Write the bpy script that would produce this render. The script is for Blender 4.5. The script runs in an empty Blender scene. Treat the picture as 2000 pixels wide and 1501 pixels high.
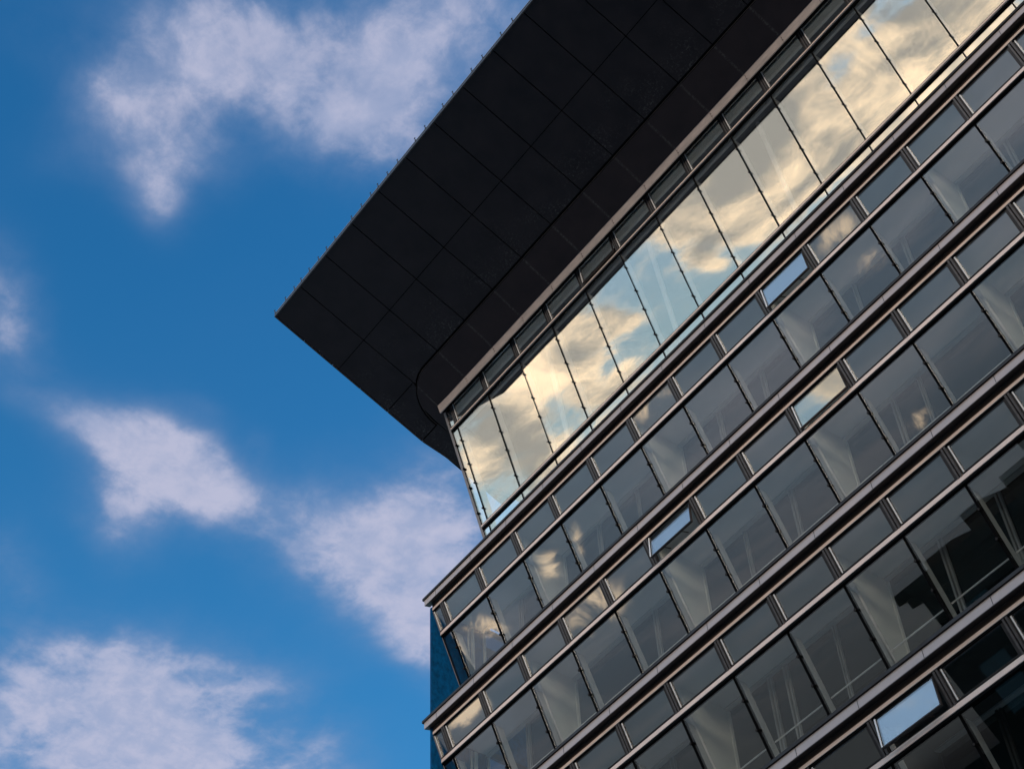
import bpy, bmesh, math, random
from mathutils import Matrix, Vector
random.seed(7)
scene = bpy.context.scene
COL = scene.collection
R_ = math.radians

# ------------------------------------------------------------------ camera
R0 = ((0.60242001, 0.79721443, -0.03923363), (-0.6354072, 0.44924116, -0.62804464), (-0.48306089, 0.40327599, 0.77718765))
CAM = Vector((26.8142123, -18.6204447, -29.1111872))
GROUND = CAM.z - 1.6
cd = bpy.data.cameras.new("camera"); cam = bpy.data.objects.new("camera", cd); COL.objects.link(cam)
cd.sensor_width = 36; cd.lens = 3264.0 / 2000 * 36; cd.clip_start = .1; cd.clip_end = 4000
cam.matrix_world = Matrix(((R0[0][0], -R0[1][0], -R0[2][0], CAM.x), (R0[0][1], -R0[1][1], -R0[2][1], CAM.y),
                           (R0[0][2], -R0[1][2], -R0[2][2], CAM.z), (0, 0, 0, 1)))
scene.camera = cam

# ------------------------------------------------------------------ world: Nishita sky + cloud layer
SUN_EL, SUN_AZ = R_(22), R_(62)      # low sun behind the building (direction +x +y)
sun_dir = Vector((math.cos(SUN_EL) * math.cos(SUN_AZ), math.cos(SUN_EL) * math.sin(SUN_AZ), math.sin(SUN_EL)))
w = bpy.data.worlds.new("World"); scene.world = w; w.use_nodes = True
NT = w.node_tree; NT.nodes.clear()
def nd(t, **k):
    n = NT.nodes.new(t)
    for a, b in k.items(): setattr(n, a, b)
    return n
def lk(a, b): NT.links.new(a, b)
def setin(n, i, v):
    if isinstance(v, bpy.types.NodeSocket): lk(v, n.inputs[i])
    else: n.inputs[i].default_value = v
def mth(op, a, b=0.0, c=0.0, clamp=False):
    n = nd('ShaderNodeMath', operation=op, use_clamp=clamp)
    setin(n, 0, a); setin(n, 1, b); setin(n, 2, c); return n.outputs[0]
def vm(op, a, b=None):
    n = nd('ShaderNodeVectorMath', operation=op); setin(n, 0, a)
    if b is not None: setin(n, 1, b)
    return n.outputs['Value'] if op in ('DOT_PRODUCT', 'LENGTH') else n.outputs[0]
def mixc(f, a, b, mode='MIX'):
    n = nd('ShaderNodeMix', data_type='RGBA', blend_type=mode)
    setin(n, 0, f); setin(n, 6, a); setin(n, 7, b); return n.outputs[2]
def sstep(v, lo, hi, a=0.0, b=1.0):
    n = nd('ShaderNodeMapRange', interpolation_type='SMOOTHSTEP')
    setin(n, 0, v); setin(n, 1, lo); setin(n, 2, hi); setin(n, 3, a); setin(n, 4, b); return n.outputs[0]
def noise(vec, scale, detail=6, rough=.55, dist=0.0, lac=2.0):
    n = nd('ShaderNodeTexNoise'); setin(n, 'Vector', vec); setin(n, 'Scale', scale); setin(n, 'Detail', detail)
    setin(n, 'Roughness', rough); setin(n, 'Distortion', dist); setin(n, 'Lacunarity', lac); return n
tc = nd('ShaderNodeTexCoord'); D = vm('NORMALIZE', tc.outputs['Generated'])
sp = nd('ShaderNodeSeparateXYZ'); lk(D, sp.inputs[0]); dx, dy, dz = sp.outputs
zc = mth('MAXIMUM', dz, .03)
cb = nd('ShaderNodeCombineXYZ'); lk(mth('DIVIDE', dx, zc), cb.inputs[0]); lk(mth('DIVIDE', dy, zc), cb.inputs[1]); cb.inputs[2].default_value = 1
P = cb.outputs[0]                                   # position on the cloud layer
wn = noise(P, 5.5, 5, .55)
warp = vm('SCALE', vm('SUBTRACT', wn.outputs['Color'], (.5, .5, .5))); warp.node.inputs['Scale'].default_value = .05
Pw0 = vm('ADD', P, vm('MULTIPLY', warp, (1, 1, 0)))
def blobsum(B, Pin, gain=1.0, k=1.0):
    tot = None
    for a0, a1, a2, b0, b1, b2, wt in B:
        u = vm('DOT_PRODUCT', Pin, (a0, a1, a2)); v = vm('DOT_PRODUCT', Pin, (b0, b1, b2))
        r2 = mth('MULTIPLY_ADD', u, u, mth('MULTIPLY', v, v))
        e = mth('POWER', math.exp(-k), mth('MINIMUM', r2, 40.0))
        tot = mth('MULTIPLY', e, wt * gain) if tot is None else mth('MULTIPLY_ADD', e, wt * gain, tot)
    return tot
CAMB=[(-3.638,20.039,-7.181,-21.324,-4.306,-9.637,0.652),(-14.911,32.461,-17.714,-36.899,-17.227,-12.639,0.58),(6.218,9.69,0.641,-24.791,16.416,-15.117,0.864),(4.711,26.607,-2.204,-32.982,11.115,-18.672,0.594),(8.308,43.69,-4.457,-33.473,3.051,-18.154,0.652),(1.305,33.122,-6.775,-36.416,3.701,-18.646,0.507),(-2.999,24.299,-8.055,-26.792,0.363,-13.311,0.648),(-15.713,25.957,-15.849,-29.698,-13.163,-11.153,0.594),(18.216,12.035,3.727,-11.937,16.79,-9.994,0.594),(28.344,11.452,7.038,-18.289,34.194,-17.719,0.507),(7.207,31.496,-5.764,-26.358,2.891,-12.881,0.507),(-4.655,28.887,-7.286,-29.711,-4.14,-16.529,0.58),(-13.258,21.51,-12.116,-26.157,-17.649,-12.124,0.58),(-25.562,32.418,-23.297,-48.879,-43.38,-21.812,0.652),(2.611,60.52,-7.218,-43.258,-6.085,-24.194,0.29),(2.946,39.325,-6.75,-41.533,-3.273,-24.056,0.362),(-0.858,40.408,-4.042,-35.806,-7.179,-19.59,0.203),(4.384,40.832,-3.35,-51.419,15.032,-35.34,0.218),(3.752,35.981,-6.444,-48.284,-4.653,-39.742,0.54),(0.594,28.343,-8.119,-38.816,2.135,-33.347,0.648),(0.215,30.061,-9.902,-30.439,-8.861,-22.397,1.026),(5.759,33.375,-6.087,-26.178,5.984,-25.055,0.756),(-12.086,23.444,-19.455,-30.546,-28.124,-18.673,0.54),(2.549,26.821,-8.056,-26.346,-5.357,-20.301,0.507),(0.412,21.92,-8.706,-24.177,-1.582,-19.801,0.406),(-0.986,22.576,-11.269,-32.955,-10.099,-23.971,0.319),(11.573,86.452,-23.245,-69.646,-26.672,-46.379,0.29),(35.236,100.454,-12.42,-90.851,13.971,-75.924,0.232),(4.404,55.375,-15.154,-112.435,1.257,-86.985,0.145),(7.254,31.62,-8.535,-26.172,6.191,-24.167,0.319),(14.901,9.523,6.178,-7.491,15.924,-14.467,0.864),(13.415,16.384,2.336,-15.149,13.693,-19.933,0.648),(1.282,17.44,-9.352,-20.005,-4.482,-13.842,1.026),(-3.959,19.676,-15.104,-25.882,-7.695,-18.341,0.648),(11.933,33.297,-8.599,-22.819,0.578,-16.719,0.58),(9.88,27.224,-5.311,-23.948,11.045,-26.325,0.58),(-9.766,21.353,-22.74,-31.266,-22.924,-13.877,0.648),(1.694,14.531,-4.904,-16.465,5.094,-20.068,0.81),(6.181,24.771,-3.574,-25.655,11.916,-32.558,0.58),(3.945,12.845,-0.846,-12.496,3.966,-16.198,0.864),(4.692,28.716,-4.832,-33.9,-0.609,-38.24,0.54),(1.446,15.671,-6.519,-15.274,-2.01,-15.722,0.756),(3.424,6.199,0.971,-13.988,8.474,-20.742,0.864),(1.855,14.281,-6.155,-17.363,-1.484,-18.287,0.54),(7.627,24.082,-6.913,-20.236,-2.798,-19.571,0.435),(-11.989,20.928,-12.519,-34.167,-32.402,-20.875,1.026),(-1.606,33.361,-7.534,-32.004,-9.568,-24.072,0.648),(-2.768,28.119,-10.798,-30.212,-18.518,-25.111,0.58),(5.242,34.295,-5.215,-24.573,-1.789,-24.979,0.435),(1.354,41.943,-8.063,-54.035,9.576,-48.431,0.174)]
REFB=[(7.43,-5.415,-0.802,-1.138,-3.481,-7.844,0.35),(3.705,-1.157,-0.057,-0.909,-4.354,-8.445,0.4),(9.377,-5.089,0.226,-1.063,-8.384,-16.627,0.2),(9.235,-2.864,1.373,-1.031,-8.111,-15.169,0.35),(8.3,-1.664,0.718,-1.263,-6.913,-13.401,0.4),(16.864,-8.367,1.883,-2.258,-9.928,-19.485,0.55),(13.969,-7.377,1.781,-1.966,-9.962,-19.26,0.6),(16.249,-9.433,-0.332,-3.975,-8.308,-20.279,0.6),(15.323,-10.109,-0.244,-1.621,-7.403,-14.921,0.45),(15.327,-9.554,0.918,-2.948,-6.221,-15.718,0.5),(31.355,-20.764,2.419,-3.256,-6.775,-16.259,0.35),(15.503,-10.306,-3.919,-37.958,-25.364,-83.135,0.6),(15.219,-8.829,-1.82,-4.719,-24.875,-54.638,0.25),(17.549,-5.88,2.855,-0.515,-10.417,-18.331,0.9),(13.595,-4.838,0.891,-0.494,-9.62,-16.855,0.9),(23.904,-9.945,-0.77,-9.798,-15.553,-35.969,0.5),(13.291,-4.34,0.673,-0.221,-8.843,-16.42,0.95),(16.237,-5.251,0.42,-0.651,-12.197,-21.275,0.6),(14.649,-4.599,-0.214,-0.891,-16.123,-28.001,0.6),(19.836,-6.241,-1.532,-1.168,-22.73,-39.823,0.6),(12.137,-2.836,1.279,-0.093,-9.515,-18.243,1.0),(13.265,-2.659,1.148,-1.352,-9.446,-18.704,1.0),(13.722,-2.921,-0.099,-1.307,-8.805,-17.195,0.9),(19.924,-3.079,1.207,-0.144,-10.115,-19.216,0.6),(29.731,-10.401,5.086,-8.79,-24.535,-48.288,0.4),(24.375,-6.81,0.097,-0.979,-20.624,-36.454,-1.1),(40.425,-12.512,-2.178,-2.362,-35.507,-60.072,-0.4),(54.379,-15.594,-3.495,-33.269,-24.337,-57.039,-0.5),(17.994,-37.661,-50.823,-58.209,12.098,-29.262,0.25),(42.458,-20.881,-6.462,-70.129,-23.093,-104.999,0.3),(40.995,-22.003,-8.034,-28.91,-17.4,-57.259,0.7)]
LOWB=[(-3.415,-2.918,-20.656,-21.358,14.383,1.793,0.85),(-4.721,-1.606,-18.369,-38.346,28.713,19.746,0.5),(6.379,-4.253,-0.707,-1.681,-1.597,-13.13,0.6),(-3.005,-2.259,-18.331,-26.319,21.618,5.47,0.9),(5.088,-6.759,-12.221,-21.21,10.946,-18.308,0.8),(9.593,-7.461,0.586,2.562,-7.254,-25.315,1.1),(11.33,-6.065,-1.308,-3.607,-4.873,-24.16,0.6),(14.456,-6.724,-0.367,-4.518,-8.224,-37.628,0.45),(13.281,-4.94,-2.026,-4.266,-5.88,-26.12,0.5),(12.554,-4.739,-1.078,-2.244,-2.034,-18.626,0.4),(15.282,-4.564,1.232,-3.032,-5.529,-26.031,0.4)]
GRAYB=[(13.904,-4.906,0.253,1.846,-24.387,-41.421,0.525),(23.841,-6.695,-2.2,-24.645,-15.983,-37.972,0.42),(16.417,-11.583,-1.202,-5.488,-5.945,-17.528,0.368),(34.41,-19.186,1.055,-7.306,-15.036,-34.611,0.315),(13.14,-4.591,-0.323,-0.486,-40.407,-77.118,0.262),(32.824,-11.136,5.419,-0.624,-30.054,-56.318,0.315),(34.548,-18.203,9.37,-6.362,-13.068,-29.834,0.315),(25.253,-6.327,-0.261,-7.61,-27.436,-54.077,0.262)]

n1 = noise(Pw0, 7.0, 9, .56, .25).outputs[0]
n2 = noise(Pw0, 26.0, 6, .6, .4).outputs[0]
nn = mth('MULTIPLY_ADD', mth('SUBTRACT', n2, .5), .42, mth('SUBTRACT', n1, .5))   # about -.3 .. .3
front = sstep(dy, .05, -.35)                        # 0 = away from the facade, 1 = the side the facade faces
# cloud cover
bv = blobsum(CAMB, Pw0, 1.0, .62)
tx = sstep(noise(vm('ADD', Pw0, (.92, .61, 0)), 7.0, 9, .53, .45).outputs[0], .28, .72)
tf = sstep(noise(P, 34.0, 8, .62, .2).outputs[0], .30, .70)
tt = mth('MULTIPLY_ADD', tf, .20, mth('MULTIPLY', tx, .80))
cov_v = mth('MULTIPLY', sstep(mth('MULTIPLY_ADD', bv, mth('MULTIPLY_ADD', tt, 1.05, .40), mth('MULTIPLY_ADD', noise(P, 2.6, 7, .6, .6).outputs[0], .5, -.16)), .0, 1.85), mth('MULTIPLY_ADD', tt, .42, .66), clamp=True)
dens_r = mth('MULTIPLY_ADD', nn, 2.1, blobsum(REFB, Pw0))
cov_r = sstep(dens_r, .05, .85)
# base sky
sky = nd('ShaderNodeTexSky', sky_type='NISHITA'); sky.sun_disc = False
sky.sun_elevation = SUN_EL; sky.sun_rotation = math.pi / 2 - SUN_AZ
sky.air_density = 1.0; sky.dust_density = .4; sky.ozone_density = 2.5
el = dz
blue_v = mixc(sstep(dz, .55, .92), (.52,1.8,2.25,1), (.26,1.35,1.9,1))
blue_r = mixc(sstep(dz, .40, .62), (4.6,3.6,2.3,1), (6.8,5.8,4.7,1))
grade = mixc(front, blue_v, blue_r)
skyc = mixc(1.0, sky.outputs[0], grade, 'MULTIPLY')
# clouds: pale lilac away from the low sun, cream where the sun lights them
shade = sstep(mth('ADD', mth('MULTIPLY_ADD', noise(vm('MULTIPLY', Pw0, (1.0, .62, 1)), 7.0, 8, .62, .6).outputs[0], 1.5, mth('MULTIPLY', n2, .35)), blobsum(GRAYB, Pw0)), .62, 1.25)
cl_v = mixc(sstep(cov_v, .2, .95), (2.1, 3.0, 5.0, 1), (5.2, 5.3, 6.9, 1))
cl_v = mixc(sstep(mth('MULTIPLY_ADD', tf, .35, noise(Pw0, 6.0, 6, .6, .4).outputs[0]), .9, .45, 0, .38), cl_v, (2.3, 3.3, 5.5, 1))
cl_r = mixc(shade, (30,22.5,14.8,1), (8.2,7.5,6.5,1))
cl_r = mixc(sstep(cov_r, .75, .2), cl_r, (15,14.2,12.5,1))
out = mixc(mth('MULTIPLY', cov_v, .93), skyc, cl_v)
out_r = mixc(mth('MULTIPLY', cov_r, .95), skyc, cl_r)
out = mixc(front, out, out_r)
# heavy grey bank low over the roofs opposite
low = mth('MULTIPLY', sstep(dz, .36, .29), sstep(dy, .5, -.1))
bank = mixc(sstep(noise(P, 1.1, 5, .55).outputs[0], .4, .62), (2.1,2.75,3.6,1), (3.7,3.85,4.5,1))
bank = mixc(sstep(dz, .02, .26), (.9,.95,1.0,1), bank)
out = mixc(low, out, bank)
side = mth('MULTIPLY', sstep(dx, -.12, .25), sstep(dz, -.01, .08))
out = mixc(mth('MULTIPLY', side, low), out, (50, 41, 33, 1))   # unseen bright horizon added on the right to light the partitions
lowb = mth('MULTIPLY', sstep(mth('MULTIPLY', blobsum(LOWB, P), mth('MULTIPLY_ADD', noise(D, 30.0, 9, .66, 1.2).outputs[0], 7.5, -2.8)), .12, 1.0), .9)
out = mixc(lowb, out, (21,15.5,10.5,1))
out = mixc(sstep(dz, .0, -.02), out, (.25, .25, .27, 1))
bg = nd('ShaderNodeBackground'); lk(out, bg.inputs[0]); bg.inputs[1].default_value = .1
wo = nd('ShaderNodeOutputWorld'); lk(bg.outputs[0], wo.inputs[0])
w.cycles.sampling_method = 'MANUAL'; w.cycles.sample_map_resolution = 512

# ------------------------------------------------------------------ sun, exposure
sd = bpy.data.lights.new("sun", 'SUN'); so = bpy.data.objects.new("sun", sd); COL.objects.link(so)
sd.energy = 2.0; sd.angle = R_(.5); sd.color = (1, .86, .7)
so.rotation_euler = sun_dir.to_track_quat('Z', 'Y').to_euler()
scene.view_settings.view_transform = 'Standard'; scene.view_settings.look = 'None'
scene.view_settings.exposure = 0; scene.view_settings.gamma = 1
scene.render.engine = 'CYCLES'
scene.cycles.max_bounces = 8; scene.cycles.transparent_max_bounces = 16; scene.cycles.glossy_bounces = 5

# ------------------------------------------------------------------ materials
def mat(name): 
    m = bpy.data.materials.new(name); m.use_nodes = True; return m, m.node_tree.nodes, m.node_tree.links
def pbr(name, col, rough=.5, metal=0.0, var=.12, scale=3.0, bump=0.0, stretch=(1, 1, 1), spec=.5, streak=0.0):
    m, n, l = mat(name); b = n['Principled BSDF']
    b.inputs['Roughness'].default_value = rough; b.inputs['Metallic'].default_value = metal
    b.inputs['Specular IOR Level'].default_value = spec
    t = n.new('ShaderNodeTexCoord'); mp = n.new('ShaderNodeMapping'); mp.inputs['Scale'].default_value = stretch
    l.new(t.outputs['Object'], mp.inputs[0])
    z = n.new('ShaderNodeTexNoise'); z.inputs['Scale'].default_value = scale; z.inputs['Detail'].default_value = 7; z.inputs['Roughness'].default_value = .65
    l.new(mp.outputs[0], z.inputs['Vector'])
    r = n.new('ShaderNodeMapRange'); r.inputs[1].default_value = .3; r.inputs[2].default_value = .7
    r.inputs[3].default_value = 1 - var; r.inputs[4].default_value = 1 + var; l.new(z.outputs[0], r.inputs[0])
    mx = n.new('ShaderNodeVectorMath'); mx.operation = 'SCALE'; mx.inputs[0].default_value = col[:3]; l.new(r.outputs[0], mx.inputs['Scale'])
    l.new(mx.outputs[0], b.inputs['Base Color'])
    r2 = n.new('ShaderNodeMapRange'); r2.inputs[1].default_value = .3; r2.inputs[2].default_value = .7
    r2.inputs[3].default_value = max(.02, rough - .1); r2.inputs[4].default_value = min(1, rough + .12); l.new(z.outputs[0], r2.inputs[0])
    l.new(r2.outputs[0], b.inputs['Roughness'])
    if bump:
        bm_ = n.new('ShaderNodeBump'); bm_.inputs['Strength'].default_value = bump; bm_.inputs['Distance'].default_value = .01
        l.new(z.outputs[0], bm_.inputs['Height']); l.new(bm_.outputs[0], b.inputs['Normal'])
    return m
def glass(name, f0, tint, rough=0.0, wav=.007, vis=1.0):
    m, n, l = mat(name); n.remove(n['Principled BSDF']); o = n['Material Output']
    g = n.new('ShaderNodeBsdfGlossy'); g.inputs['Roughness'].default_value = rough; g.inputs['Color'].default_value = (.98, 1, 1, 1)
    t = n.new('ShaderNodeBsdfTransparent'); t.inputs['Color'].default_value = tint
    lw = n.new('ShaderNodeLayerWeight'); lw.inputs['Blend'].default_value = .5     # facing output = 1-cos
    p5 = n.new('ShaderNodeMath'); p5.operation = 'POWER'; l.new(lw.outputs['Facing'], p5.inputs[0]); p5.inputs[1].default_value = 4.0
    ma = n.new('ShaderNodeMath'); ma.operation = 'MULTIPLY_ADD'; l.new(p5.outputs[0], ma.inputs[0]); ma.inputs[1].default_value = 1 - f0; ma.inputs[2].default_value = f0
    mx = n.new('ShaderNodeMixShader'); l.new(ma.outputs[0], mx.inputs[0]); l.new(t.outputs[0], mx.inputs[1]); l.new(g.outputs[0], mx.inputs[2])
    l.new(mx.outputs[0], o.inputs[0])
    # very slight roller-wave distortion of float glass
    tc_ = n.new('ShaderNodeTexCoord'); z = n.new('ShaderNodeTexNoise'); z.inputs['Scale'].default_value = .55; z.inputs['Detail'].default_value = 1.0
    l.new(tc_.outputs['Object'], z.inputs['Vector'])
    bp = n.new('ShaderNodeBump'); bp.inputs['Strength'].default_value = wav; bp.inputs['Distance'].default_value = .1
    l.new(z.outputs[0], bp.inputs['Height']); l.new(bp.outputs[0], g.inputs['Normal'])
    return m
M = {}
M['glass'] = glass('coated glass', .18, (.955,.975,.97,1))
M['glass_top'] = glass('coated glass of the tall storey', .26, (.985, .99, .98, 1))
M['glass_end'] = glass('tinted end glass', .12, (.33, .42, .46, 1), rough=.0)
M['glass_in'] = glass('inner window glass', .09, (.25, .28, .3, 1), rough=.04)
M['dark'] = pbr('dark bronze metal', (.035, .03, .03), .45, .3, .3, 9)
M['black'] = pbr('black gasket', (.002, .002, .0025), .7, 0, .3, 12, spec=.05)
M['post'] = pbr('grey bronze post', (.11, .10, .10), .4, .4, .2, 8)
M['champ'] = pbr('champagne metal', (.82, .655, .575), .5, .0, .10, 2.2, 0, (1, 1, 1))
M['fascia'] = pbr('grey aluminium fascia', (.46, .39, .37), .45, .12, .14, 2.2, .05, (.8, 1.5, 1.5))
M['endgrey'] = pbr('grey end profile', (.24, .225, .23), .5, .1)
M['topceil'] = pbr('white top ceiling', (.88, .90, .88), .7, 0, .05, 1.2)
M['band'] = pbr('weathered aluminium soffit band', (.47, .40, .37), .5, .2, .18, 2.5, .05, (1, 3, 3))
M['silver'] = pbr('bright silver bead', (.82, .80, .78), .3, .1, .06, 6)
M['white'] = pbr('white painted partition', (.80,.82,.78), .6, 0, .05, 1.5)
M['ceil_dim'] = pbr('ceiling board in painted shade', (.07, .07, .07), .8, 0, .06, 1.2)  # darkened copy of the ceiling: unlit lower storeys put into the colour
M['white_dim'] = pbr('partition in painted shade', (.12, .12, .12), .7, 0, .06, 1.2)  # same white partition, its colour darkened to stand for missing light
M['ceil'] = pbr('pale ceiling board', (.80,.82,.81), .7, 0, .06, 1.2)
M['innerpost'] = pbr('light grey inner frame', (.46,.48,.48), .5, 0, .06, 4)
M['recess'] = pbr('brown recess', (.10, .065, .05), .55, .2, .3, 3, 0, (.5, 5, 5))
M['soffit'] = pbr('near black soffit panel', (.0165,.0145,.0185), .42, 0, .25, 1.6, .05, (1, 1, 1), spec=.25)
M['soffit_in'] = pbr('dark brown grey inner soffit', ((.0165,.0145,.0185)[0] * 1.25, (.0165,.0145,.0185)[1] * 1.15, (.0165,.0145,.0185)[2] * 1.1), .5, 0, .2, 1.8, .05, spec=.2)
M['blue'] = pbr('dark blue cladding', (.001, .062, .17), .6, 0, .45, 7, .3, (1, 1.2, .8), spec=.04)
M['slab'] = pbr('concrete slab', (.55, .55, .54), .8)
M['capdark'] = pbr('dark brown capping', (.02, .015, .013), .6, .2)
M['sill'] = pbr('weathered brown grey sill', (.12, .09, .075), .7, .0, .3, 5)
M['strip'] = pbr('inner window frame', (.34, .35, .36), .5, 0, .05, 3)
M['strip_dim'] = pbr('inner frame in painted shade', (.05, .05, .05), .5, 0, .05, 3)  # same inner frame, shade of the lower storeys painted in
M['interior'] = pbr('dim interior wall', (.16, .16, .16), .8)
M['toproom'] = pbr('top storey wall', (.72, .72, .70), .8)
M['lip'] = pbr('pale roof lip', (.35, .36, .4), .4, .3)

def add_dust(m, amount=.05, jx=None):
    """grey efflorescence specks on the soffit: a stain of the panel itself, denser towards the inner edge of the panels"""
    n, l = m.node_tree.nodes, m.node_tree.links; b = n['Principled BSDF']
    src = b.inputs['Base Color'].links[0].from_socket
    t = n.new('ShaderNodeTexCoord'); s = n.new('ShaderNodeSeparateXYZ'); l.new(t.outputs['Object'], s.inputs[0])
    z = n.new('ShaderNodeTexNoise'); z.inputs['Scale'].default_value = 16; z.inputs['Detail'].default_value = 8; z.inputs['Roughness'].default_value = .75
    l.new(t.outputs['Object'], z.inputs['Vector'])
    z2 = n.new('ShaderNodeTexNoise'); z2.inputs['Scale'].default_value = 1.1; z2.inputs['Detail'].default_value = 3; l.new(t.outputs['Object'], z2.inputs['Vector'])
    def mr(v, a, b_):
        r = n.new('ShaderNodeMapRange'); r.clamp = True; l.new(v, r.inputs[0]); r.inputs[1].default_value = a; r.inputs[2].default_value = b_; return r.outputs[0]
    def mu(a, b_):
        q = n.new('ShaderNodeMath'); q.operation = 'MULTIPLY'; l.new(a, q.inputs[0])
        if isinstance(b_, float): q.inputs[1].default_value = b_
        else: l.new(b_, q.inputs[1])
        return q.outputs[0]
    f = mu(mu(mr(z.outputs[0], .52, .72), mr(z2.outputs[0], .42, .62)), mr(s.outputs[1], -2.6, -1.1))
    if jx:      # run-off marks that follow the panel joints
        q = n.new('ShaderNodeMath'); q.operation = 'PINGPONG'; 
        sh = n.new('ShaderNodeMath'); sh.operation = 'SUBTRACT'; l.new(s.outputs[0], sh.inputs[0]); sh.inputs[1].default_value = jx
        l.new(sh.outputs[0], q.inputs[0]); q.inputs[1].default_value = .676
        f = mu(mr(q.outputs[0], .05, .0), mr(z.outputs[0], .42, .62))
    mx = n.new('ShaderNodeMix'); mx.data_type = 'RGBA'; l.new(mu(f, 1.0), mx.inputs[0]); l.new(src, mx.inputs[6]); mx.inputs[7].default_value = (amount, amount, amount * 1.02, 1)
    l.new(mx.outputs[2], b.inputs['Base Color'])
add_dust(M['soffit'], .13); add_dust(M['soffit_in'], .075, 1.2)

# ------------------------------------------------------------------ mesh helpers
class MB:
    def __init__(s): s.bm = bmesh.new(); s.ms = []
    def mi(s, m):
        if m not in s.ms: s.ms.append(m)
        return s.ms.index(m)
    def prism(s, prof, x0, x1, m, bevel=0):
        """closed (y,z) profile extruded along x"""
        a = [s.bm.verts.new((x0, y, z)) for y, z in prof]; b = [s.bm.verts.new((x1, y, z)) for y, z in prof]
        k = len(prof); i = s.mi(m)
        fs = [s.bm.faces.new(a[::-1]), s.bm.faces.new(b)] + [s.bm.faces.new((a[j], a[(j + 1) % k], b[(j + 1) % k], b[j])) for j in range(k)]
        for f in fs: f.material_index = i
    def box(s, x0, x1, y0, y1, z0, z1, m): s.prism([(y0, z0), (y1, z0), (y1, z1), (y0, z1)], x0, x1, m)
    def poly(s, pts, th, m):
        """planar polygon thickened by vector th"""
        a = [s.bm.verts.new(p) for p in pts]; b = [s.bm.verts.new(tuple(p[i] + th[i] for i in range(3))) for p in pts]; k = len(pts); i = s.mi(m)
        fs = [s.bm.faces.new(a[::-1]), s.bm.faces.new(b)] + [s.bm.faces.new((a[j], a[(j + 1) % k], b[(j + 1) % k], b[j])) for j in range(k)]
        for f in fs: f.material_index = i
    def tube(s, p0, p1, r, m, seg=8, caps=True):
        p0, p1 = Vector(p0), Vector(p1); d = (p1 - p0).normalized(); u = d.orthogonal().normalized(); v = d.cross(u); i = s.mi(m)
        A = [s.bm.verts.new(p0 + (u * math.cos(t) + v * math.sin(t)) * r) for t in [2 * math.pi * j / seg for j in range(seg)]]
        B = [s.bm.verts.new(p1 + (u * math.cos(t) + v * math.sin(t)) * r) for t in [2 * math.pi * j / seg for j in range(seg)]]
        fs = [s.bm.faces.new((A[j], A[(j + 1) % seg], B[(j + 1) % seg], B[j])) for j in range(seg)]
        if caps: fs += [s.bm.faces.new(A[::-1]), s.bm.faces.new(B)]
        for f in fs: f.material_index = i
    def build(s, name, parent=None, loc=(0, 0, 0), bevel=0.0):
        bmesh.ops.recalc_face_normals(s.bm, faces=s.bm.faces)
        me = bpy.data.meshes.new(name); s.bm.to_mesh(me); s.bm.free()
        for m in s.ms: me.materials.append(M[m] if isinstance(m, str) else m)
        o = bpy.data.objects.new(name, me); COL.objects.link(o); o.parent = parent; o.location = loc
        if bevel:
            b = o.modifiers.new('bevel', 'BEVEL'); b.width = bevel; b.segments = 2; b.limit_method = 'ANGLE'
        return o
def copy_tree(o, parent, loc=None):
    c = o.copy(); COL.objects.link(c); c.parent = parent
    if loc is not None: c.location = loc
    for ch in [x for x in KIDS.get(o.name, [])]: copy_tree(ch, c)
    return c
KIDS = {}
def kid(o, ch): KIDS.setdefault(o.name, []).append(ch); return ch

def thing(name, label, cat, loc):
    o = bpy.data.objects.new(name, None); COL.objects.link(o); o.location = loc; o['label'] = label; o['category'] = cat
    return o

BX, BY = 11.0, 6.0
class Root: pass
office = thing('office_building', 'tall glass office building with outward leaning glazed storeys and a wide black overhanging roof', 'building', (0, 0, 0))

W, H = 1.5, 4.0301
S = .388; A = math.atan(S)
XL, XR = 1.13, 30.0
gy = lambda z: -S * z
KMAX = 15
def lean_box(mb, x0, x1, z0, z1, d0, d1, m, f=gy):
    """box following the leaning glass between two heights; d = horizontal distance inside the glass face"""
    mb.prism([(f(z0) + d0, z0), (f(z0) + d1, z0), (f(z1) + d1, z1), (f(z1) + d0, z1)], x0, x1, m)

def window_unit(wd, ht, mul=1.0):
    """top hung light: origin on its hinge line, hanging down; frame > pane, bead"""
    f = MB(); e = .02
    for a in ((0, wd, -e, 0), (0, wd, -ht, -ht + e), (0, e, -ht + e, -e), (wd - e, wd, -ht + e, -e)):
        f.box(a[0], a[1], -.012, .045, a[2], a[3], 'dark')
    fr = f.build('top_window', office)
    p = MB(); p.box(e + .001, wd - e - .001, .002, .022, -ht + e + .001, -e - .001, 'glass' if mul == 1 else 'glass_top'); kid(fr, p.build('pane', fr))
    b = MB(); b.box(.001, .027, -.026, -.0125, -ht + .01, -.015, 'silver'); kid(fr, b.build('bead', fr))
    return fr

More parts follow.
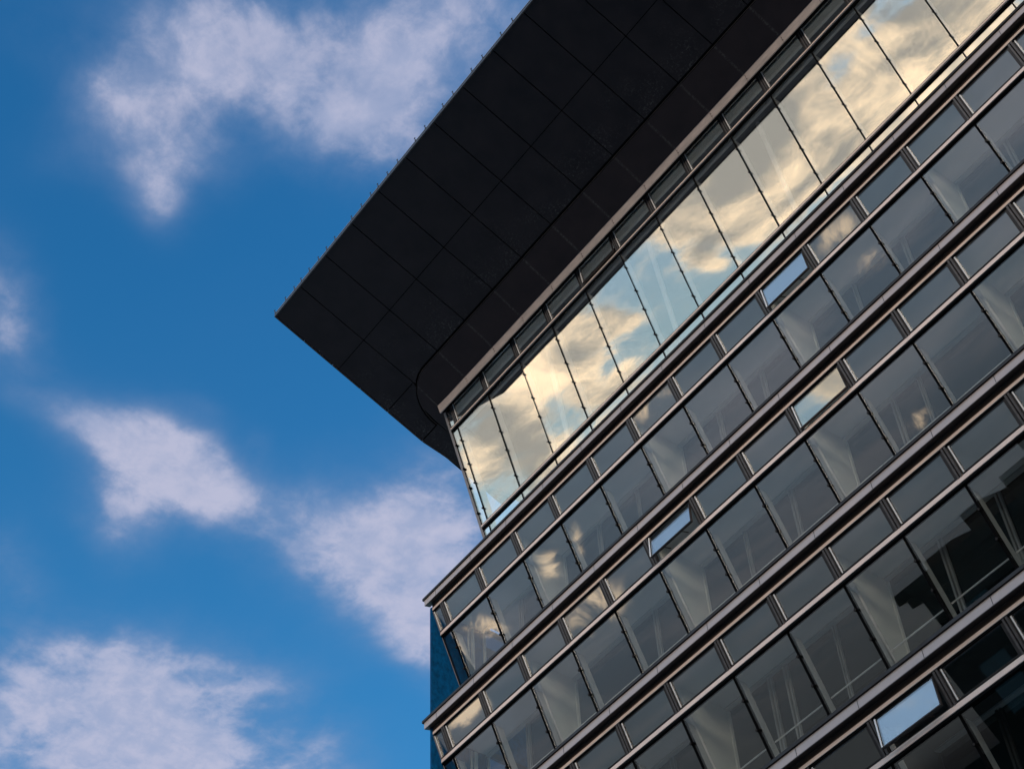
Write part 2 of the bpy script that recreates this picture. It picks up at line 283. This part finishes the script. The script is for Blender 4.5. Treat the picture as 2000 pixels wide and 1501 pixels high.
# ------------------------------------------------------------------ typical storeys
def pane_mesh():
    m = MB(); lean_box(m, .024, W - .024, -2.86, -.05, .0, .016, 'glass'); return m.build('glass_pane', office)
def pane_end():
    m = MB(); lean_box(m, 0, W - XL - .024, -2.86, -.05, 0, .016, 'glass'); return m.build('glass_pane', office)
def mullion_mesh():
    m = MB(); lean_box(m, -.023, .023, -2.87, -.05, -.015, .085, 'black'); o = m.build('mullion', office)
    f = MB(); lean_box(f, -.018, .018, -2.87, -.07, .087, .30, 'innerpost'); kid(o, f.build('inner_fin', o))
    for z in (-.555, -1.14, -1.76):
        c = MB(); y = gy(z) - .03
        n = Vector((0, -1, -S)).normalized(); p = Vector((0, y, z))
        c.tube(p + n * .035, p - n * .02, .034, 'black', 10); c.tube(p + n * .046, p + n * .0355, .022, 'dark', 8)
        kid(o, c.build('clamp', o))
    return o
def top_post():
    m = MB()
    lean_box(m, -.098, -.055, .10, .71, -.005, .05, 'dark'); lean_box(m, -.052, -.012, .10, .71, -.03, .05, 'post')
    lean_box(m, -.010, .012, .10, .71, .0, .05, 'black'); lean_box(m, .014, .055, .10, .71, -.03, .05, 'post'); lean_box(m, .057, .086, .10, .71, -.005, .05, 'dark')
    return m.build('top_post', office)
pane0, paneE, mull0, post0 = pane_mesh(), pane_end(), mullion_mesh(), top_post()
HX, HY, HZ = .095, -.262, .70
win0 = window_unit(W - .19, .60)
winE = window_unit(W - XL - .10, .60)
winE.name = 'top_window'
used = set()
def place(o, loc, rot=None):
    if o.name in used: c = copy_tree(o, office, loc)
    else: used.add(o.name); o.location = loc; c = o
    if rot is not None: c.rotation_euler = rot
    return c
OPEN = {(1, 9): 15, (2, 6): 24, (2, 9): 9, (4, 9): 20}
FK = {1: 15, 2: 15, 3: 14, 4: 14}
def stay(o, x):
    """friction stays that hold an open window"""
    m = MB(); m.box(x, x + .012, .0, .05, -.60, -.57, 'black'); m.tube((x, .03, -.58), (x + .02, .23, -.50), .012, 'dark', 6)
    return m.build('stay_arm', o)
for F in range(1, 5):
    z0 = -(F - 1) * H
    place(paneE, (XL, 0, z0)); place(winE, (XL + .012, HY, z0 + HZ), (A, 0, 0))
    for k in range(1, FK[F]):
        place(pane0, (k * W, 0, z0)); place(mull0, (k * W, 0, z0)); place(post0, (k * W, 0, z0))
        op = OPEN.get((F, k), 0) + random.uniform(-.25, .25)
        wn_ = place(win0, (k * W + HX, HY, z0 + HZ), (A - R_(op), 0, random.uniform(-.0012, .0012)))
        if op > 5: wn_['label'] = 'top hung window propped open, its pane reflecting blue sky'
        if op > 14:
            for x in (.38, .95): stay(wn_, x)

def run(mb_name, fn):
    m = MB(); fn(m); return m.build(mb_name, office)
def ledge(F):
    z = -(F - 1) * H; tag = lambda prof: [(y, q + z) for y, q in prof]
    L = XL - .13
    m = MB(); m.prism(tag([(-.47, .898), (-.46, .894), (-.30, .95), (-.30, 1.085), (-.47, 1.085)]), L, XR, 'fascia')
    o = m.build('ledge', office)
    m = MB(); m.prism(tag([(-.505, 1.09), (-.20, 1.09), (-.20, 1.16), (-.505, 1.16)]), L - .05, XR, 'capdark'); m.build('cap', o)
    m = MB(); m.prism(tag([(-.40, 1.163), (-.22, 1.163), (-.22, 1.20), (-.40, 1.235)]), L, XR, 'sill'); m.build('sill', o)
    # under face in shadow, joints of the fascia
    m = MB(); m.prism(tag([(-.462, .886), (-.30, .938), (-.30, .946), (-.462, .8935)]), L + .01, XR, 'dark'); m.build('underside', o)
    if F < 5:
        for k in range(1, 15):
            m = MB(); m.box(k * W - .006, k * W + .006, -.4725, -.4695, z + .900, z + 1.083, 'dark'); m.build('joint', o)
    m = MB(); m.prism(tag([(-.30, .814), (-.28, .814), (-.28, .935), (-.30, .935)]), XL - .02, XR, 'recess')
    m.prism(tag([(-.305, .735), (-.25, .735), (-.25, .812), (-.305, .812)]), XL - .03, XR, 'champ')
    m.prism(tag([(-.295, .69), (-.25, .69), (-.25, .733), (-.295, .733)]), XL, XR, 'black')
    h = m.build('head_frame', office)
    m = MB(); m.prism(tag([(-.060, .000), (.03, .000), (.0, .104), (-.060, .104)]), XL - .01, XR, 'champ')
    m.prism(tag([(-.064, .106), (-.03, .106), (-.03, .112), (-.064, .112)]), XL - .01, XR, 'dark')
    m.prism(tag([(-.045, -.05), (.06, -.05), (.03, -.002), (-.045, -.002)]), XL, XR, 'black')
    t = m.build('transom', office)
    # end post of the glazing
    m = MB(); lean_box(m, XL - .055, XL - .003, z - 2.87 - z * 0, z + .70, -.03, .06, 'endgrey', lambda q: gy(q - z)); m.build('end_post', office)
    m = MB(); lean_box(m, XL - .002, XL + .012, z - 2.87, z + .70, -.012, .06, 'black', lambda q: gy(q - z)); m.build('end_gasket', office)
    # sill, floor slab, ceiling and inner wall of the glazed gallery
    m = MB(); m.box(XL, XR, .95, 1.36, z - 2.98, z - 2.88, 'slab'); m.box(XL, XR, -.29, 1.36, z - 3.10, z - 2.99, 'slab'); m.build('floor_slab', office)
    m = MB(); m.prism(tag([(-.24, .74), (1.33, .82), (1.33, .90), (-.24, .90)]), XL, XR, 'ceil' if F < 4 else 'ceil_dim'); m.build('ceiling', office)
    m = MB(); m.prism(tag([(1.25, .765), (1.36, .765), (1.36, .80), (1.25, .80)]), XL, XR, 'innerpost'); m.build('bulkhead', office)
STRIPS = {1: [2.69, 5.9, 7.38, 10.38, 11.87, 14.89, 16.4, 19.4], 2: [2.7, 4.3, 7.4, 8.85, 10.4, 11.86, 14.89, 15.61, 17.9], 3: [2.7, 4.2, 7.3, 8.9, 10.25, 10.7, 12.08, 14.88, 16.3, 18.4],
          4: [2.7, 4.2, 7.3, 8.9, 10.3, 11.9, 14.9, 16.3, 18.4]}
for F in range(1, 8):
    z = -(F - 1) * H; ledge(F)
    m = MB(); m.box(2.6, XR, 1.385, 1.40, z - 2.98, z + .9, 'glass_in'); iw = m.build('inner_window', office)
    for i, x in enumerate(STRIPS.get(F, STRIPS[4])):
        s_ = MB(); d = .055 if (i + F) % 3 else .035
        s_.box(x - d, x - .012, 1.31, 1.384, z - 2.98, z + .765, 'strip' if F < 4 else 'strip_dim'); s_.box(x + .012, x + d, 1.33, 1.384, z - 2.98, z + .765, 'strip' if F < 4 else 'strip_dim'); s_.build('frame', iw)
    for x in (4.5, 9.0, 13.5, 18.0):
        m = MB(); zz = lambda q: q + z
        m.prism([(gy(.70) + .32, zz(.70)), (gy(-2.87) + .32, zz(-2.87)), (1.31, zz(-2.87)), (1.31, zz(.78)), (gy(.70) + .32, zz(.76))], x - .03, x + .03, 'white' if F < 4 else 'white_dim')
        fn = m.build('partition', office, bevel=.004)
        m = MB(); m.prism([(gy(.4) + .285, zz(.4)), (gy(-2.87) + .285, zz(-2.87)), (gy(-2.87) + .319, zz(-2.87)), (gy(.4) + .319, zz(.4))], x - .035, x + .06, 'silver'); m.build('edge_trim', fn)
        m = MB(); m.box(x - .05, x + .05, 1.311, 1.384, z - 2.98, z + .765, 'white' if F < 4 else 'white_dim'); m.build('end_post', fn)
    if F < 5:
        for k in range(1, 15):
            m = MB(); m.tube((k * W + .03, .80, z - 1.262), (k * W + W - .03, .80, z - 1.262), .016, 'silver', 8)
            if F > 1: m.build('handrail', office)
            else: m.bm.free()
# rooms behind the inner windows
m = MB()
for F in range(1, 8):
    z = -(F - 1) * H
    m.box(2.6, XR, 1.42, 9.0, z + .95, z + 1.02, 'ceil')
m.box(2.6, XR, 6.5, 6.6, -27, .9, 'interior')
m.build('room', office)
# unseen continuation to the right and down to the street
m = MB(); p = MB()
for F in range(1, 8):
    z = -(F - 1) * H; k0 = FK.get(F, 0); x0 = k0 * W if k0 else XL; f = lambda q: gy(q - z)
    lean_box(m, x0 + .03, XR, z - 2.86, z - .05, 0, .016, 'glass', f); lean_box(m, x0 + .03, XR, z + .11, z + .70, 0, .016, 'glass', f)
    for k in range(max(k0, 1), 20):
        lean_box(p, k * W - .026, k * W + .026, z - 2.87, z - .05, -.045, -.003, 'black', f); lean_box(p, k * W - .09, k * W + .08, z + .12, z + .70, -.03, -.003, 'post', f)
m.build('glazing', office); p.build('mullion_run', office)
# end wall: blue panel with openings towards the sky
m = MB(); EW = XL - .01
yF = -.337
def ew(y0, y1, z0, z1, mm='blue'): m.box(EW - .06, EW, y0, y1, z0, z1, mm)
for F in range(1, 8):
    z = -(F - 1) * H
    ew(yF, 1.36, z - 3.2, z + .83)                # solid strip beside the leaning glass
    ew(1.36, 5.0, z - 3.2, z - 1.0); ew(1.36, 5.0, z + .06, z + .36, 'post'); ew(1.36, 5.0, z + .86, z + .83 + .0001 + .2, 'post')
    ew(5.0, 9.0, z - 3.2, z + .83); ew(2.9, 3.0, z - 1, z + .86, 'post')
m.build('end_wall', office)
for F in range(1, 5):
    z = -(F - 1) * H
    m = MB(); m.box(EW - .04, EW - .02, 1.365, 2.895, z - .995, z + .82, 'glass_end'); m.build('end_window', office)
    for a, b in ((.80, .83), (.90, .99), (1.30, 1.36)):
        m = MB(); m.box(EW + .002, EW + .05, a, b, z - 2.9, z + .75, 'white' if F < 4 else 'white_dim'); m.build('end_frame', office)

# ------------------------------------------------------------------ tall top storey, set back
UX = 1.45; US = .29
uy = lambda z: .388 + US * (8.159 - z)
UL = 1.19
m = MB(); lean_box(m, .016, W - .016, 1.4, 4.62, 0, .016, 'glass_top', uy); low0 = m.build('low_pane', office)
m = MB(); lean_box(m, .016, W - .016, 4.80, 8.14, 0, .016, 'glass_top', uy); up0 = m.build('glass_pane', office)
m = MB(); lean_box(m, -.013, .013, 1.4, 8.14, -.02, .05, 'black', uy); um = m.build('mullion', office)
f = MB(); lean_box(f, -.012, .010, 1.4, 8.1, .052, .30, 'strip', uy); kid(um, f.build('inner_fin', um))
for z in (7.646, 6.781, 6.104, 5.212):
    c = MB(); y = uy(z) - .03; n_ = Vector((0, -1, -US)).normalized(); q = Vector((0, y, z))
    c.tube(q + n_ * .03, q - n_ * .01, .027, 'black', 10); c.tube(q + n_ * .04, q + n_ * .0305, .02, 'dark', 8); kid(um, c.build('clamp', um))
m = MB()
lean_box(m, -.085, -.05, 8.31, 8.96, -.005, .05, 'dark', uy); lean_box(m, -.048, -.014, 8.31, 8.96, -.03, .05, 'post', uy)
lean_box(m, -.012, .012, 8.31, 8.96, 0, .05, 'black', uy); lean_box(m, .014, .048, 8.31, 8.96, -.03, .05, 'post', uy); lean_box(m, .05, .08, 8.31, 8.96, -.005, .05, 'dark', uy)
upost = m.build('top_post', office)
UA = math.atan(US)
uwin = window_unit(W - .18, .66, 2)
for n in range(0, 14):
    x = UX + n * W
    place(low0, (x, 0, 0)); place(up0, (x, 0, 0), (random.uniform(-.002, .002) if n else 0, 0, random.uniform(-.003, .003) if n else 0))
    place(um, (x, 0, 0)); place(upost, (x, 0, 0))
    op = 9 if n == 4 else 0
    u_ = place(uwin, (x + .09, uy(8.96) - .002, 8.96), (UA - R_(op), 0, 0))
    if op:
        u_['label'] = 'dark clerestory window propped open under the roof'
        for q in (.38, .95): stay(u_, q)
for a, b in ((UL + .012, UX - .016), (UX + 14 * W, XR)):
    for q0, q1 in ((1.4, 4.62), (4.80, 8.14), (8.31, 8.93)):
        m = MB(); lean_box(m, a, b, q0, q1, 0, .016, 'glass_top', uy); m.build('end_pane', office)
m = MB(); lean_box(m, UL - .075, UL, 1.2, 8.97, -.04, .08, 'endgrey', uy); m.build('corner_post', office)
m = MB(); lean_box(m, UL + .001, UL + .011, 1.3, 8.96, -.012, .08, 'black', uy)
for z in (7.646, 6.781, 6.104, 5.212, 3.6): m.tube((UL + .02, uy(z) - .05, z), (UL + .02, uy(z) + .01, z), .035, 'black', 10)
m.build('corner_gasket', office)
def ubar(name, z0, z1, front, mm, gap, x0=UL, x1=XR):
    m = MB(); y = uy(z1)
    m.prism([(y - front, z0), (uy(z0) + .03, z0), (y + .03, z1), (y - front, z1)], x0, x1, mm)
    m.prism([(uy(z0) - front * .55, z0 - gap), (uy(z0) + .06, z0 - gap), (uy(z0) + .06, z0 - .003), (uy(z0) - front * .55, z0 - .003)], x0, x1, 'black')
    m.prism([(y - front - .003, z1 + .002), (y - .01, z1 + .002), (y - .01, z1 + .014), (y - front - .003, z1 + .014)], x0, x1, 'dark')
    return m.build(name, office)
ubar('transom', 8.232, 8.292, .035, 'champ', .085)
ubar('guard_rail', 4.735, 4.795, .04, 'champ', .07)
# interior of the tall storey
m = MB(); m.prism([(uy(8.9) + .08, 8.93), (6.5, 8.93), (6.5, 9.0), (uy(8.9) + .08, 9.0)], UL + .01, XR, 'topceil'); m.box(UL, XR, uy(8.2) + .09, uy(8.2) + .16, 8.12, 8.32, 'innerpost')
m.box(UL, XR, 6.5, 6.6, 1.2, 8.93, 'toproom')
for k in range(0, 14):        # ceiling battens
    x = UX + k * W + .5; m.poly([(x, .5, 8.90), (x + .02, .5, 8.90), (x - 1.18, 3.0, 8.90), (x - 1.2, 3.0, 8.90)], (0, 0, .025), 'post')
m.build('top_room', office)
m = MB(); m.box(UL - .07, UL - .01, uy(6.75) + .1, 6.5, 6.75, 8.93, 'interior'); m.box(UL - .07, UL - .01, 3.1, 3.25, 1.2, 6.75, 'innerpost')
m.box(UL - .05, UL - .03, uy(1.2), 3.1, 1.2, 1.6, 'post'); m.build('end_wall', office)
m = MB()
for i in range(3): m.tube((4.4 + 4.5 * i + .55, 2.0, 1.2), (4.4 + 4.5 * i + .55, 1.0, 8.9), .07, 'strip', 12)
m.build('column', office)
m = MB(); m.box(XL, XR, -.2, 6.6, 1.10, 1.2, 'slab'); m.build('terrace_slab', office)

# ------------------------------------------------------------------ overhanging roof
sz = lambda y: 9.5 - .39 * (y + 1.08)
EY, EX0 = -5.07, -.12
GC, GR = (1.85, .15), 1.225
JX = [1.2 + 1.352 * j for j in range(0, 21)]
def groove_y(x): return -1.075 if x >= GC[0] else GC[1] - math.sqrt(max(0, GR ** 2 - (GC[0] - x) ** 2))
def groove_x(y): return GC[0] - math.sqrt(max(0, GR ** 2 - (y - GC[1]) ** 2)) if y < GC[1] else GC[0] - GR + .055 * (y - GC[1])
m = MB(); g = .015; dv = (0, .39 * .03, .03)
def panel(pts, q='soffit'):
    t = random.uniform(-.0015, .0015); m.poly([(x, y, sz(y) + t) for x, y in pts], dv, q)
cols = [EX0] + JX
for c0, c1 in zip(cols[:-1], cols[1:]):
    a, b = c0 + (g if c0 > EX0 else 0), c1 - g
    panel([(a, EY), (b, EY), (b, -2.82 - .011), (a, -2.82 - .011)])
    if c0 > EX0:
        xs = [a + (b - a) * i / 10 for i in range(11)]
        panel([(a, -2.82 + .011), (b, -2.82 + .011)] + [(x, groove_y(x) - .068) for x in xs[::-1]])
    else:
        panel([(a, -2.82 + .011), (b, -2.82 + .011), (b, -1.03 - g * .6), (a, -1.03 - g * .6)])
        ys = [-1.03 + g * .6 + (.25 - 1.03 * -1 - 2 * g) * 0 + i * (1.28 - 2 * g) / 10 for i in range(11)]
        panel([(a, -1.03 + g), (b, -1.03 + g)] + [(min(b, groove_x(y) - .068), y) for y in ys[1:]] + [(a, .25 - g)])
        panel([(a, .25 + g), (.66, .25 + g), (.72, 1.6 - g), (.0, 1.6 - g), (a, .6)])
        panel([(.0, 1.6 + g), (.72, 1.6 + g), (.82, 3.3), (.06, 3.3)])
m.build('soffit', office)
# inner soffit, dropping to the aluminium band
def inz(x, y):
    d = max(0, min(.93, min(y - groove_y(x) if x > .7 else 0, (x - groove_x(y)) * 1.6)))
    return sz(y) - .125 * d / .93
m = MB(); bm = m.bm; i_ = m.mi('soffit_in')
xs = [.70 + .05 * i for i in range(0, 24)] + [x for j in JX[1:] for x in (j - .45, j - .004, j + .004, j + .45)]
xs = sorted(set(round(x, 4) for x in xs if x < XR))
def yrow(x, t):
    lo = groove_y(x) + .02 if x > .74 else .15; hi = -.14 if x > 1.24 else 3.0
    return lo + (hi - lo) * t
rows = []
for x in xs:
    col = []
    for t in range(7):
        y = yrow(x, t / 6); xx = x
        if x <= GC[0] - GR + .12 and t == 0: xx = max(x, groove_x(y) + .02)
        col.append(bm.verts.new((xx, y, inz(xx, y))))
    rows.append(col)
for r0, r1 in zip(rows[:-1], rows[1:]):
    for t in range(6): bm.faces.new((r0[t], r1[t], r1[t + 1], r0[t + 1])).material_index = i_
inner = m.build('inner_soffit', office)
so_ = inner.modifiers.new('thick', 'SOLIDIFY'); so_.thickness = .03; so_.offset = 0
# groove with its bright bead
m = MB(); path = [(XR, -1.075), (GC[0] + .2, -1.075)] + [(GC[0] - GR * math.sin(t), GC[1] - GR * math.cos(t)) for t in [i * math.pi / 2 / 18 for i in range(19)]] + [(groove_x(y), y) for y in (.6, 1.2, 2.0, 3.0)]
for a, b in zip(path[:-1], path[1:]): m.tube((a[0], a[1], sz(a[1]) + .0), (b[0], b[1], sz(b[1]) + .0), .011, 'dark', 6)
m.build('groove_bead', office)
# roof body above the panels
m = MB(); m.prism([(EY + .02, sz(EY) + .04), (3.3, sz(3.3) + .05), (3.3, 9.9), (8.0, 9.9), (8.0, 10.3), (-1.0, 11.6), (EY + .02, sz(EY) + .13)], EX0 + .02, XR, 'black'); m.build('roof_body', office)
m = MB(); m.box(UL - .1, XR, 3.31, 8, 8.99, 9.88, 'black'); m.build('roof_upstand', office)
# edge fascia along the eaves and the verge, in lengths with open joints
m = MB()
es = JX
for a, b in zip([EX0 - .06] + es[:-1], es): m.box(a + .004, b - .004, EY - .045, EY - .006, sz(EY) - .012, sz(EY) + .125, 'dark')
m.box(EX0 - .06, XR, EY - .052, EY - .02, sz(EY) + .127, sz(EY) + .145, 'lip'); m.build('eaves_fascia', office)
m = MB(); vy = [EY - .04, -4.05, -3.03, -2.02, -1.01, .26, .85, 1.40, 3.3]; vx = lambda y: EX0 - .06 if y < .3 else EX0 - .06 + .16 * min(1, (y - .3) / 1.0)
for a, b in zip(vy[:-1], vy[1:]):
    a2, b2 = a + .009, b - .009
    m.poly([(vx(a2), a2, sz(a2) - .014), (vx(b2), b2, sz(b2) - .014), (vx(b2), b2, sz(b2) + .12), (vx(a2), a2, sz(a2) + .12)], (.045, 0, 0), 'dark')
m.build('verge_fascia', office)
brk = MB(); brk.box(-.02, .02, -.03, .04, 0, .05, 'dark'); brk.tube((0, -.03, .05), (0, -.05, .12), .010, 'dark', 6); brk.tube((-.025, -.045, .11), (.025, -.045, .11), .013, 'dark', 6)
brk0 = brk.build('bracket', office)
for x in [-.14, .45, .93, 1.3, 1.74, 2.23, 2.66, 3.1, 3.97, 4.47, 4.94, 5.30, 5.78, 6.28, 7.13, 7.61, 8.45, 8.92, 9.78, 10.27, 11.1, 11.6, 12.4, 12.9]:
    place(brk0, (x, EY - .03, sz(EY) + .14))
# aluminium band between soffit and clerestory
m = MB(); js = [1.2] + JX[1:]
for a, b in zip([UL - .01] + JX[1:-1], JX[1:]):
    m.prism([(-.05, 8.755), (-.145, 9.02), (-.12, 9.03), (-.02, 8.765)], a + .005, b - .005, 'band')
m.build('soffit_band', office)
m = MB(); m.prism([(-.045, 8.765), (.19, 8.985), (.19, 9.1), (-.11, 9.03)], UL + .0, XR, 'black')
for x in JX[1:]:
    for q in (.3, .62): m.tube((x + .02, -.05 - .095 * q - .008, 8.755 + .265 * q), (x + .02, -.05 - .095 * q + .01, 8.755 + .265 * q), .012, 'dark', 6)
m.build('band_backing', office)

# ------------------------------------------------------------------ street and the buildings across it (seen as reflections, save the right one)
def simple(name, mb, kind=None, label=None, cat=None, group=None):
    o = mb.build(name)
    if kind: o['kind'] = kind
    if label: o['label'] = label; o['category'] = cat
    if group: o['group'] = group
    return o
M['asphalt'] = pbr('asphalt', (.05, .05, .052), .85, 0, .2, 1.5, .3)
M['paving'] = pbr('paving', (.42, .40, .37), .8, 0, .15, 2)
m = MB(); m.box(-600, 600, -600, 600, GROUND - .5, GROUND, 'paving'); simple('ground', m, 'structure')
m = MB(); m.box(-600, 600, -17, -6, GROUND, GROUND + .004, 'asphalt'); simple('street', m, 'structure')
M['stone'] = pbr('dark soot stone', (.010, .006, .004), .85, 0, .3, .5, spec=.03)
M['stone2'] = pbr('grey stone', (.014, .009, .0065), .85, 0, .2, .5, spec=.03)
M['oglass'] = pbr('dark window', (.008, .006, .005), .6)
def block(x0, x1, y0, y1, top, mm, label, cornice=True, steps=()):
    t = thing('street_building', label, 'building', ((x0 + x1) / 2, (y0 + y1) / 2, GROUND)); off = t.location
    def put(mb, nm, p):
        o = mb.build(nm, p)
        if p is t: o.location = (-off.x, -off.y, -off.z)
        return o
    m = MB(); m.box(x0, x1, y0, y1, GROUND, top, mm); wl = put(m, 'wall', t)
    m = MB()
    if cornice:
        m.box(x0 - .7, x1 + .7, y0 - .7, y1 + .7, top - .5, top + .0, mm); m.box(x0 - .4, x1 + .4, y0 - .4, y1 + .4, top - .9, top - .5, mm)
    for a, b, h in steps: m.box(a, b, y0 + 1, y1 - 1, top + .003, top + h, mm)
    put(m, 'roof', t)
    m = MB(); m.box(-.7, .7, -.1, .012, 0, 2.1, 'oglass'); w0 = None
    for f in range(2):
        for i in range(int((x1 - x0 - 1) / 3.4)):
            loc = (x0 + 2 + i * 3.4 - off.x, y1 - off.y, top - 4.2 - f * 3.7 - off.z)
            if w0 is None: w0 = m.build('window', t, loc)
            else: c = w0.copy(); COL.objects.link(c); c.location = loc
    return t
block(-4, 22, -58, -42, -5.5, 'stone', 'dark stone corner building with a heavy cornice across the street', True, ((-3.2, -1.5, .5), (-.5, .6, 1.1), (2, 7, 1.3), (3.6, 4.4, 2.3), (8.4, 9.2, 1.9), (10.5, 12, .7), (14, 17, 2.0)))
block(-75, -5.5, -78, -59, -14.5, 'stone2', 'low grey stone building down the street, left of the one with the cornice', False, ((-40, -36, 2),))
block(26, 75, -60, -36, -2, 'stone', 'unseen dark stone building across the street to the right, its height set to shade the lower storeys', True, ((40, 48, 2.5),))  # not seen in the panes; height and distance chosen to shade lower storeys

print('objects', len(bpy.data.objects))
